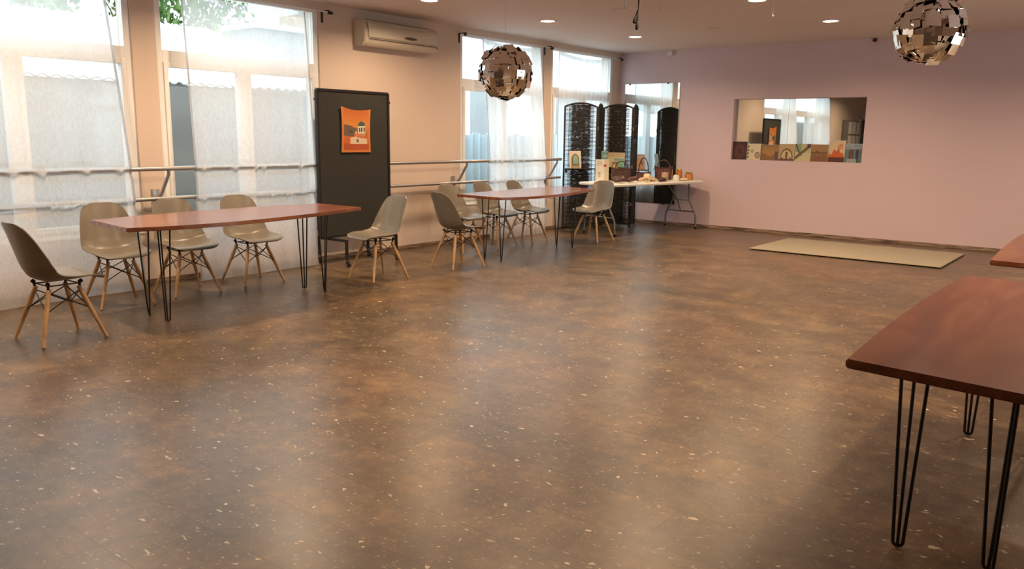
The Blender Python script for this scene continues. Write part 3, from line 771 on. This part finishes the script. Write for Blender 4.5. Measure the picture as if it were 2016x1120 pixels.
def std_item(name, loc, rz, wd, ht, fn, th, label, cat, lean=.12, group=None, back='paper'):
    rt = empty(name, loc, rz); rt.rotation_euler = (-lean, 0, rz)
    MB().box(-wd/2, wd/2, .0, th, 0, ht, min(.002, th/3)).build('backing', M[back], rt)
    o = bpy.data.objects.new('picture', picture_mesh(wd*.985, ht*.99, fn, 36, 44, d=-.0012)); COL.objects.link(o); o.parent = rt
    tag(rt, label, cat, group); return rt
def pic_cave(u, v):
    c = (.60, .55, .42)
    d = math.hypot((u-.5)/.34, (v-.48)/.36)
    if d < 1 or (abs(u-.5) < .34 and .12 < v < .5): c = (.16, .10, .05)
    if (math.hypot((u-.52)/.22, (v-.52)/.26) < 1 or (abs(u-.52) < .22 and .25 < v < .52)): c = mixc((.10, .32, .28), (.30, .42, .30), v)
    if v < .16 and abs(u-.5) < .38: c = (.34, .28, .16)
    return nz(c, .15)
def pic_teal(u, v):
    c = (.14, .30, .27)
    if u < .12: c = (.30, .42, .38)
    if .3 < u < .85 and .62 < v < .78 and int(v*44) % 3: c = (.45, .52, .46)
    return nz(c, .1)
def pic_coast(u, v):
    c = (.50, .44, .28)
    if v > .7: c = (.44, .34, .20)
    if v < .62 and u > .55-.3*v: c = (.18, .34, .24)
    if v < .25 and u < .5: c = (.46, .40, .26)
    return nz(c, .14)
def pic_flyer(u, v):
    c = (.62, .60, .50)
    if u > .66: c = (.50, .42, .29)
    if .12 < u < .5 and .72 < v < .92 and int(v*44) % 3 == 0: c = (.2, .22, .2)
    if .62 < u < .82 and .68 < v < .80: c = (.35, .08, .06)
    if .22 < u < .38 and any(abs(v-k) < .03 for k in (.42, .34, .27)): c = (.25, .27, .22)
    return nz(c, .06)
def pic_booklet(u, v):
    c = (.42, .36, .31)
    if v < .72: c = (.46, .27, .15)
    if math.hypot(u-.62, v-.45) < .16: c = (.22, .11, .06)
    return nz(c, .12)
def pic_gold(u, v):
    c = (.16, .09, .04)
    if abs(u-.5) < .28 and .2 < v < .85: c = (.42, .30, .14)
    return nz(c, .25)
a1 = math.atan2(d1.y, d1.x); a3 = math.atan2(d3.y, d3.x)
def on1(s, off=.06): p = m1+d1*s+n1*off; return (p.x, p.y, ZL)
def on3(s, off=.06, z=ZL+.01): p = m3+d3*s+n3*off; return (p.x, p.y, z)
std_item('cave_picture', on1(-.10), a1, .195, .27, pic_cave, .012, 'small cream-framed picture of a green sea cave on the left ledge of the wicker screen', 'picture')
std_item('teal_book', on3(-.19), a3+.5, .13, .255, pic_teal, .03, 'slim teal book standing on the wicker screen ledge', 'book')
std_item('coast_picture', on3(.0, .05), a3, .29, .235, pic_coast, .01, 'beige and green landscape picture on the wicker screen ledge, behind the white flyer', 'picture')

# ================================================================ WHITE FOLDING TABLE
TA = -.204; TC = Vector((1.17, 11.27, 0)); TZ = .775
ft = empty('folding_table', (TC.x, TC.y, 0), TA); HL, HW_ = 1.07, .375
def rrect(hx, hy, r, n=5):
    out = []
    for cx, cy, a0 in ((hx-r, hy-r, 0), (-hx+r, hy-r, PI/2), (-hx+r, -hy+r, PI), (hx-r, -hy+r, 1.5*PI)):
        for k in range(n+1): a = a0+PI/2*k/n; out.append((cx+r*math.cos(a), cy+r*math.sin(a)))
    return out
bm = bmesh.new(); f = bm.faces.new([bm.verts.new((x, y, TZ-.042)) for x, y in rrect(HW_, HL, .06)])
ret = bmesh.ops.extrude_face_region(bm, geom=[f]); bmesh.ops.translate(bm, verts=[e for e in ret['geom'] if isinstance(e, bmesh.types.BMVert)], vec=(0, 0, .042))
bmesh.ops.recalc_face_normals(bm, faces=bm.faces[:])
bmesh.ops.bevel(bm, geom=[e for e in bm.edges if abs(e.verts[0].co.z-e.verts[1].co.z) < 1e-5], offset=.012, segments=3, affect='EDGES')
me = bpy.data.meshes.new('tabletop'); bm.to_mesh(me); bm.free(); me.materials.append(M['tabletop_white']); me.polygons.foreach_set('use_smooth', [True]*len(me.polygons)); me.set_sharp_from_angle(angle=.6)
o = bpy.data.objects.new('tabletop', me); COL.objects.link(o); o.parent = ft
for s in (-1, 1):
    yl = s*.955; lg = MB()
    for sx in (-1, 1):
        lg.tube([(sx*.15, yl, TZ-.04), (sx*.15, yl, .52), (sx*.165, yl, .45), (sx*.28, yl, .26), (sx*.305, yl, .20), (sx*.315, yl, .012)], .0145, 10)
        ft_ = MB().tube([(sx*.315, yl, .0), (sx*.315, yl, .03)], .019, 10); ft_.build('foot_cap', M['rubber'], ft, True)
    lg.tube([(-.275, yl, .27), (.275, yl, .27)], .011, 8); lg.tube([(-.15, yl, TZ-.055), (.15, yl, TZ-.055)], .012, 8)
    lg.build('leg_frame', M['grey_tube'], ft, True)
    MB().tube([(0, yl, .275), (0, yl-s*.10, .46), (0, yl-s*.36, TZ-.05)], .010, 8).tube([(-.14, yl, .45), (0, yl-s*.1, .46), (.14, yl, .45)], .007, 8).build('brace', M['grey_tube'], ft, True)
tag(ft, 'long white plastic folding table with grey metal legs against the lilac wall', 'table')
TM = Matrix.Translation((TC.x, TC.y, 0)) @ Matrix.Rotation(TA, 4, 'Z')
def tp(x, y, z=TZ): v = TM @ Vector((x, y, z)); return (v.x, v.y, v.z+.0005)

# ---- things on the folding table (local x: towards the room +, local y: towards the mirror +)
std_item('price_flyer', tp(-.05, -.88), math.radians(35), .20, .34, pic_flyer, .012, 'tall white printed flyer stand at the left end of the folding table', 'flyer', lean=.10)
std_item('gold_card', tp(-.28, -.36), math.radians(30), .09, .30, pic_gold, .02, 'narrow dark card with a gold panel behind the brown basket bag', 'card', lean=.08)
std_item('leaning_booklet', (.66, 12.08, .915), math.radians(38), .14, .26, pic_booklet, .012, 'grey and brown booklet leaning on a tilt at the end of the wicker screen', 'booklet', lean=.18)
# its little ledge (part of the screen)
MB().box(-.12, .12, -.05, .05, .90, .914, .003).xf(Matrix.Translation((.67, 12.08, 0)) @ Matrix.Rotation(math.radians(38), 4, 'Z')).build('ledge', M['wicker'], rt if False else bpy.data.objects['folding_screen'])

def blob(mb, c, r, rnd, sx=1, sy=1, sz=1, n=10):
    prof = []; vs = []; K = 7
    ph = rnd.uniform(0, 6)
    for i in range(K+1):
        a = PI*i/K
        for j in range(n):
            t = 2*PI*j/n; q = r*(1+.22*math.sin(3*t+ph+i)+.12*rnd.uniform(-1, 1))
            vs.append((c[0]+q*sx*math.sin(a)*math.cos(t), c[1]+q*sy*math.sin(a)*math.sin(t), c[2]-q*sz*math.cos(a)))
    mb.add(vs, [(i*n+j, i*n+(j+1) % n, (i+1)*n+(j+1) % n, (i+1)*n+j) for i in range(K) for j in range(n)])
def bag(loc, rz, w_, d_, h_, hh, m, label, name='basket_bag', cat='bag'):
    r = empty(name, loc, rz)
    def fn(u, v):
        a = 2*PI*u; sq = .75
        k = .82+.18*v+.03*math.sin(6*a+v*5)
        cx = math.copysign(abs(math.cos(a))**sq, math.cos(a)); cy = math.copysign(abs(math.sin(a))**sq, math.sin(a))
        return (cx*w_/2*k, cy*d_/2*k*(1-.35*v), h_*v*(1+.06*math.cos(2*a)))
    mb = MB().grid(fn, 28, 8); k = len(mb.v); mb.add([fn(i/28, 0) for i in range(28)], [tuple(range(28))])
    b = mb.build('body', m, r, True, fix=False); so = b.modifiers.new('t', 'SOLIDIFY'); so.thickness = .008
    MB().tube([fn(i/28, 1) for i in range(29)], .007, 6).build('rim', M['leather'], r, True)
    hw_ = w_*.34
    MB().tube([(hw_*math.cos(t)*1.0, 0, h_*.93+hh*math.sin(t)) for t in np.linspace(0, PI, 15)], .008, 8).build('handle', M['leather'], r, True, 'dark arched handle')
    tag(r, label, cat); return r
bag(tp(-.08, -.42), math.radians(30), .30, .19, .20, .12, M['leather'], 'dark brown basket bag at the left of the folding table behind the dried leaves')
bag(tp(-.22, .25), math.radians(10), .24, .16, .12, .24, M['wine'], 'low basket with a tall black arched handle in front of the mirror')
bag(tp(-.12, .62), math.radians(15), .30, .19, .20, .13, M['wine'], 'red brown woven basket bag with arched handle at the right of the folding table')
def pile(loc, spec, m, label, name, cat, seed, group=None):
    r_ = random.Random(seed); mb = MB()
    for (x, y, z, r, sx, sy, sz) in spec: blob(mb, (x, y, z), r, r_, sx, sy, sz)
    o = mb.build(name, m, None, True); o.location = loc; o.rotation_euler = (0, 0, TA)
    tag(o, label, cat, group); return o
def stick(loc, rz, L_, r, m, label, name, cat, group=None, curve=.03, rise=.02):
    o = MB().tube([(-L_/2, 0, r), (-L_/5, curve, r+rise*.5), (L_/5, -curve*.3, r+rise), (L_/2, curve*.6, r+.004)], [r*.55, r, r*.85, r*.35], 8).build(name, m, None, True)
    o.location = loc; o.rotation_euler = (0, 0, rz); tag(o, label, cat, group); return o
for k, (x, y, rz, L_, r, mm, lab) in enumerate((
    (.30, -.84, 1.3, .24, .034, 'dark_pod', 'dark dried seed pod lying at the left end of the folding table'),
    (.30, -.58, 1.45, .26, .032, 'dark_pod', 'long dark dried pod beneath the pale driftwood sticks'),
    (.21, -.72, 1.9, .26, .032, 'drift', 'pale driftwood stick lying behind the dark pods'),
    (.30, -.34, 1.2, .20, .030, 'drift', 'crooked pale driftwood stick left of the cream candle'),
    (.20, -.46, 1.5, .22, .036, 'dark_pod', 'curled dark dried pod behind the crooked driftwood'),
    (.10, -.66, 1.1, .26, .042, 'leather', 'thick dark brown branch piece behind the dried pods'))):
    stick(tp(x, y), rz, L_, r, M[mm], lab, 'dried_pod' if mm != 'drift' else 'driftwood_stick', 'decoration', 'dried pods and driftwood on the folding table', .02, .03)
def jar(loc, r, h, m, label, lid=None, name='candle_jar', cat='jar', group=None):
    o = empty(name, loc)
    MB().lathe([(0, 0), (r*.92, 0), (r, .006), (r, h*.82), (r*.9, h*.9), (r*.78, h*.93), (r*.78, h), (0, h)], n=20).build('body', m, o, True)
    if lid: MB().lathe([(0, h), (r*.84, h), (r*.84, h+.014), (r*.8, h+.017), (0, h+.017)], n=20).build('lid', lid, o, True)
    tag(o, label, cat, group); return o
jar(tp(.24, -.20), .050, .13, M['cream_wax'], 'round cream candle between the driftwood and the brown shells', name='pillar_candle', cat='candle')
wk = MB().tube([(0, 0, .13), (.003, 0, .145)], .002, 5).build('wick', M['black'], bpy.data.objects['pillar_candle'])
def shell(loc, rz, s, m, label):
    def fn(u, v):
        a = u*2.6*2*PI; rr = s*.16*(u+.15); R2 = s*.45*(1-u)**.0*(u+.1); b = 2*PI*v
        return ((R2+rr*math.cos(b))*math.cos(a), (R2+rr*math.cos(b))*math.sin(a)*.8, s*.38*(1-u)+rr*math.sin(b)+s*.16)
    o = MB().grid(fn, 44, 8).build('spiral_shell', m, None, True, fix=False); o.location = loc; o.rotation_euler = (0, 0, rz); tag(o, label, 'shell', 'shells on the folding table')
shell(tp(.20, -.02), .3, .14, M['drift'], 'pale spiral shell right of the cream candle')
shell(tp(.28, .13), 1.3, .13, M['leather'], 'dark brown spiral shell between two pale ones')
shell(tp(.04, .12), 2.3, .15, M['drift'], 'pale brown spiral shell at the middle of the folding table')
o = empty('woven_cup', tp(.23, .24))
MB().lathe([(0, 0), (.044, 0), (.05, .01), (.055, .07), (.052, .14), (.048, .14), (.048, .012), (0, .012)], n=20).build('body', M['drift'], o, True)
MB().tube([(.053, 0, .11), (.08, 0, .105), (.084, 0, .06), (.052, 0, .045)], .005, 6).build('handle', M['leather'], o, True)
tag(o, 'small brown striped cup beside the shells on the folding table', 'cup')
jar(tp(.24, .50), .048, .095, M['paper'], 'short white round tin in front of the red brown basket bag', name='white_tin', cat='tin')
pile(tp(.24, .70), [(0, -.05, .018, .03, 1, 1.6, .6), (.01, .02, .02, .032, 1, 1.5, .62), (-.02, .07, .016, .026, 1.2, 1.2, .6)], M['cream_wax'], 'flat pile of pale shell pieces between the white tin and the amber jars', 'shell_pile', 'decoration', 4)
jar(tp(.02, .84), .055, .16, M['amber'], 'taller amber glass jar with brass lid behind the wider low one', M['gold_lid'], 'honey_jar', 'jar', 'amber jars')
jar(tp(.19, .88), .066, .115, M['amber'], 'wider low amber jar with brass lid at the folding table\'s right end', M['gold_lid'], 'honey_jar', 'jar', 'amber jars')
jar(tp(-.12, .80), .035, .19, M['cream_wax'], 'slim pale bottle with brass lid behind the amber jars', M['gold_lid'], 'slim_bottle', 'bottle')

# ================================================================ RUG
def fr_(u, v):
    return (3.31+2.31*u, 10.32+1.52*v+ -.05*u, .012+.0015*math.sin(40*u)*math.sin(30*v))
rg = MB().grid(fr_, 80, 50).build('floor_rug', M['jute'], None, True); so = rg.modifiers.new('t', 'SOLIDIFY'); so.thickness = .01; so.offset = -1
tag(rg, 'thin plain beige rug lying on the floor near the lilac wall', 'rug')

# ================================================================ MIRROR BALLS
def ball(name, c, r, label, seed):
    rt = empty(name, c); rnd = random.Random(seed)
    MB().lathe([(r*.90*math.sin(a), -r*.90*math.cos(a)) for a in np.linspace(0, PI, 20)], n=32).build('core', M['chrome'], rt, True)
    mb = MB(); s = r*.178; rows = 12
    for i in range(rows):
        th = PI*(i+.5)/rows; n = max(3, int(2*PI*math.sin(th)*r/(s*1.55)))
        for j in range(n):
            ph = 2*PI*(j+.5*(i % 2)+rnd.uniform(-.12, .12))/n; t2 = th+rnd.uniform(-.03, .03)
            nrm = Vector((math.sin(t2)*math.cos(ph), math.sin(t2)*math.sin(ph), math.cos(t2)))
            ea = Vector((-math.sin(ph), math.cos(ph), 0)); eb = nrm.cross(ea)
            # each square foil is wired on with a slight tilt, flared at its lower edge
            tilt = Matrix.Rotation(rnd.gauss(-.06, .13), 3, ea) @ Matrix.Rotation(rnd.gauss(0, .13), 3, eb) @ Matrix.Rotation(rnd.gauss(0, .10), 3, nrm)
            ea2, eb2, n2 = tilt @ ea, tilt @ eb, tilt @ nrm; p = nrm*(r*(.97+rnd.uniform(-.05, .085))); ss = s*rnd.uniform(.92, 1.12)
            q = [p+ea2*ss*a+eb2*ss*b for a, b in ((-1, -1), (1, -1), (1, 1), (-1, 1))]; t_ = n2*.0012
            mb.add([v+t_ for v in q]+[v-t_ for v in q], [(0, 1, 2, 3), (7, 6, 5, 4), (0, 4, 5, 1), (1, 5, 6, 2), (2, 6, 7, 3), (3, 7, 4, 0)])
    mb.build('mirror_squares', M['chrome'], rt, fix=True)
    MB().tube([(0, 0, r*.9), (0, 0, H-c[2])], .0010, 6).lathe([(0, H-c[2]), (.03, H-c[2]), (.03, H-c[2]-.012), (0, H-c[2]-.014)], n=16).build('hanging_wire', M['aluminium'], rt, True)
    tag(rt, label, 'mirror ball', 'mirror balls hanging from the ceiling')
ball('mirror_ball', (2.908, 5.634, 1.975), .222, 'mirror ball of overlapping chrome squares hanging in front of the far window', 5)
ball('mirror_ball', (6.092, 6.309, 2.189), .222, 'mirror ball of overlapping chrome squares at the top right before the lilac wall', 9)

# ================================================================ AIR CONDITIONER
rt = empty('air_conditioner', (0, 7.08, 2.44)); hy = .61
prof = [(0, .0), (.13, .0), (.165, .012), (.19, .05), (.20, .11), (.198, .17), (.185, .23), (.16, .27), (.13, .285), (0, .285)]
mb = MB()
mb.prism([(a, b) for a, b in prof], -hy+.015, hy-.015, 'y')
for s in (-1, 1): mb.prism([(a*1.0 if a == 0 else a-.008, b if b == 0 else b-.004) for a, b in prof], s*hy-.015*s-.0001, s*hy, 'y')
mb.build('housing', M['ac'], rt, True)
def bulge(u, v):  # front cover, lifted at the top in a shallow arc
    y = -hy*.93+1.86*hy*u; z = .085+.175*v-.03*v*(1-(2*u-1)**2); x = .201+.016*math.sin(PI*min(1, v*1.0))*.6+.006
    return (x-.03*max(0, v-.65)*1.6, y, z)
o = MB().grid(bulge, 30, 10).build('front_cover', M['ac'], rt, True); so = o.modifiers.new('t', 'SOLIDIFY'); so.thickness = .006
MB().box(.165, .205, -hy*.90, hy*.93, .068, .074).build('outlet_gap', M['ac_dark'], rt, False, 'dark slot above the flap')
MB().grid(lambda u, v: (.150+.05*v, -hy*.88+1.78*hy*u, .004+.058*v), 4, 2).build('flap', M['ac'], rt)
mb = MB()
for k in range(9): mb.box(.02+.012*k, .026+.012*k, -hy*.85, hy*.85, .285, .292)
mb.build('top_grille', M['ac_dark'], rt, False, 'dark intake grille on top')
MB().lathe([(0, 0), (.02, 0), (.02, .003), (0, .004)], n=24).xf(Matrix.Translation((.2155, .10, .125)) @ Matrix.Diagonal((1, 5.2, .85, 1)) @ Matrix.Rotation(PI/2, 4, 'Y')).build('display_window', M['ac_dark'], rt, True, 'oval dark display')
MB().box(.211, .2155, -.50, -.42, .13, .136, .001).build('front_badge', M['white_plastic'], rt, False, 'small pale badge')
MB().lathe([(0, 0), (.009, 0), (.009, .004), (0, .005)], n=12).xf(Matrix.Translation((.192, .575, .055)) @ Matrix.Rotation(PI/2, 4, 'Y')).build('signal_light', M['ac_dark'], rt, True)
tag(rt, 'ivory split air conditioner high on the wall above the black board', 'air conditioner')

# ================================================================ CEILING LAMPS AND FITTINGS
def downlight():
    rt = empty('ceiling_lamp')
    MB().lathe([(.085, .0), (.088, -.006), (.105, -.007), (.110, -.002), (.110, 0)], n=32).build('trim_ring', M['lamp_ring'], rt, True)
    MB().lathe([(0, -.003), (.086, -.003), (.086, 0), (0, 0)], n=32).build('diffuser', M['lamp_glow'], rt, True, 'glowing round diffuser')
    return rt
lamp0 = downlight(); tag(lamp0, 'x', 'ceiling lamp', 'recessed ceiling lamps')
SEEN = {(1.27, 8.51): 'round recessed lamp lit on the ceiling above the left mirror ball', (1.39, 10.47): 'round recessed lamp lit near the window corner beside the hanging plugs', (1.13, 6.55): 'round recessed lamp cut by the top edge above the air conditioner',
        (3.98, 8.44): 'round recessed lamp cut by the top edge left of the right mirror ball', (4.13, 10.36): 'round recessed lamp lit on the ceiling between the plugs and the right mirror ball'}
pos = list(SEEN)+[(1.2, y) for y in (.8, 2.7, 4.6)]+[(4.0, y) for y in (2.7, 4.6, 6.5)]+[(7.4, y) for y in (4.6, 6.5, 8.5, 10.4)]
for k, (x, y) in enumerate(pos):
    lab = SEEN.get((x, y), 'recessed ceiling lamp out of view beyond the top edge of the photo')
    if k == 0: o = lamp0; o.location = (x, y, H); o['label'] = lab
    else: o = dup(lamp0, (x, y, H), 0, lab)
    ld = bpy.data.lights.new('lamp_light', 'AREA'); ld.shape = 'DISK'; ld.size = .16; ld.energy = LAMP_W; ld.color = (1, .70, .44); ld.spread = math.radians(155)
    lo = bpy.data.objects.new('lamp_light', ld); COL.objects.link(lo); lo.location = (0, 0, -.012); lo.parent = o
# projector plate on a pole
rt = empty('projector_mount', (2.96, 7.52, H))
MB().box(-.10, .10, -.09, .09, -.13, -.122, .002).build('plate', M['ceiling'], rt)
MB().tube([(0, 0, 0), (0, 0, -.125)], .012, 12).build('pole', M['lamp_ring'], rt, True)
MB().lathe([(0, 0), (.05, 0), (.05, -.008), (0, -.01)], n=20).build('ceiling_flange', M['lamp_ring'], rt, True)
tag(rt, 'square projector mounting plate under the ceiling beside the hanging black cable', 'mount')
for (path, plug, rot, lab) in (([(3.70, 6.5, H), (3.697, 6.5, 2.62), (3.70, 6.5, 2.54), (3.675, 6.5, 2.49)], (3.672, 6.5, 2.455), .25, 'black hanging cable ending in the upper, larger plug below the ceiling'),
                               ([(3.715, 6.5, H), (3.71, 6.5, 2.62), (3.70, 6.5, 2.52), (3.698, 6.5, 2.44)], (3.694, 6.5, 2.40), .12, 'black hanging cable ending in the lower, slimmer plug below the ceiling')):
    rt = empty('hanging_cable', path[0]); o = Vector(path[0])
    MB().tube([Vector(p)-o for p in path], .0055, 8).build('cord', M['rubber'], rt, True)
    a = Vector(plug)-o; big = 'larger' in lab
    MB().lathe([(0, -.035), (.010, -.034), (.019 if big else .013, -.022), (.017 if big else .015, .0), (.012, .022), (.006, .036), (0, .037)], n=12).xf(Matrix.Translation(a) @ Matrix.Rotation(rot, 4, 'Y')).build('plug', M['rubber'], rt, True)
    tag(rt, lab, 'cable', 'black cables hanging from the ceiling')
for x, y, l, lab in ((4.02, 8.79, .11, 'thin pale hook hanging from the ceiling beside the top-cut lamp'), (3.30, 7.62, .13, 'thin pale hook at the top edge right of the black cables')):
    rt = empty('ceiling_hook', (x, y, H))
    MB().tube([(0, 0, 0), (0, 0, -l), (.006, 0, -l-.012), (.014, 0, -l-.004)], .004, 8).build('hook_rod', M['white_plastic'], rt, True)
    MB().lathe([(0, 0), (.012, 0), (.012, -.006), (0, -.008)], n=12).build('hook_base', M['white_plastic'], rt, True)
    tag(rt, lab, 'hook', 'ceiling hooks')
rt = empty('smoke_detector', (2.69, 10.2, H)); MB().lathe([(.075, 0), (.075, -.02), (.06, -.032), (0, -.034)], n=28).build('body', M['ceiling'], rt, True)
tag(rt, 'flat round smoke detector on the ceiling between the plugs and the lamp', 'detector')
rt = empty('motion_sensor', (.96, D-.001, 2.765))
MB().box(-.045, .045, -.055, 0, 0, .08, .012).build('body', M['white_plastic'], rt, True)
MB().box(-.03, .03, -.062, -.05, .01, .045, .008).build('lens', M['paper'], rt, True)
tag(rt, 'small white motion sensor high on the lilac wall above the tall mirror', 'sensor')
rt = empty('security_camera', (4.12, D-.001, 2.80))
MB().box(-.02, .02, -.02, 0, 0, .05, .004).build('base', M['black'], rt)
MB().tube([(0, -.015, .025), (0, -.07, .012)], .02, 12).build('body', M['black'], rt, True)
tag(rt, 'tiny black security camera high on the lilac wall', 'camera')

# ================================================================ SHELF AND DOOR BEHIND THE CAMERA'S LEFT (seen in the niche mirror)
rt = empty('cube_shelf', (.1, -.75, 0))
mb = MB(); n_c, n_r, cs = 3, 5, .40
for k in range(n_c+1): mb.box(-.09, .09, -.6+k*cs-.012, -.6+k*cs+.012, .0, n_r*cs+.02)
for k in range(n_r+1): mb.box(-.09, .09, -.6, -.6+n_c*cs, k*cs, k*cs+.024)
mb.build('carcass', M['grey_tube'], rt)
for i in range(n_c):
    for j in range(n_r): MB().box(-.08, .085, -.6+i*cs+.02, -.6+(i+1)*cs-.02, j*cs+.03, (j+1)*cs-.008, .006).build('drawer_box', M['shelf_white'] if j > 2 else M['shelf_back'], rt)
tag(rt, 'grey-framed cube shelving with pale boxes, seen only in the niche mirror', 'shelving')
d = struct(empty('door_1', (.0, -2.4, 0))); MB().box(.0, .04, -.5, .5, 0, 2.1, .004).build('door_leaf', M['teal_cloth'], d)
MB().box(.0, .06, -.56, -.5, 0, 2.16, .004).box(.0, .06, .5, .56, 0, 2.16, .004).box(.0, .06, -.56, .56, 2.1, 2.16, .004).build('door_frame', M['pvc'], d)
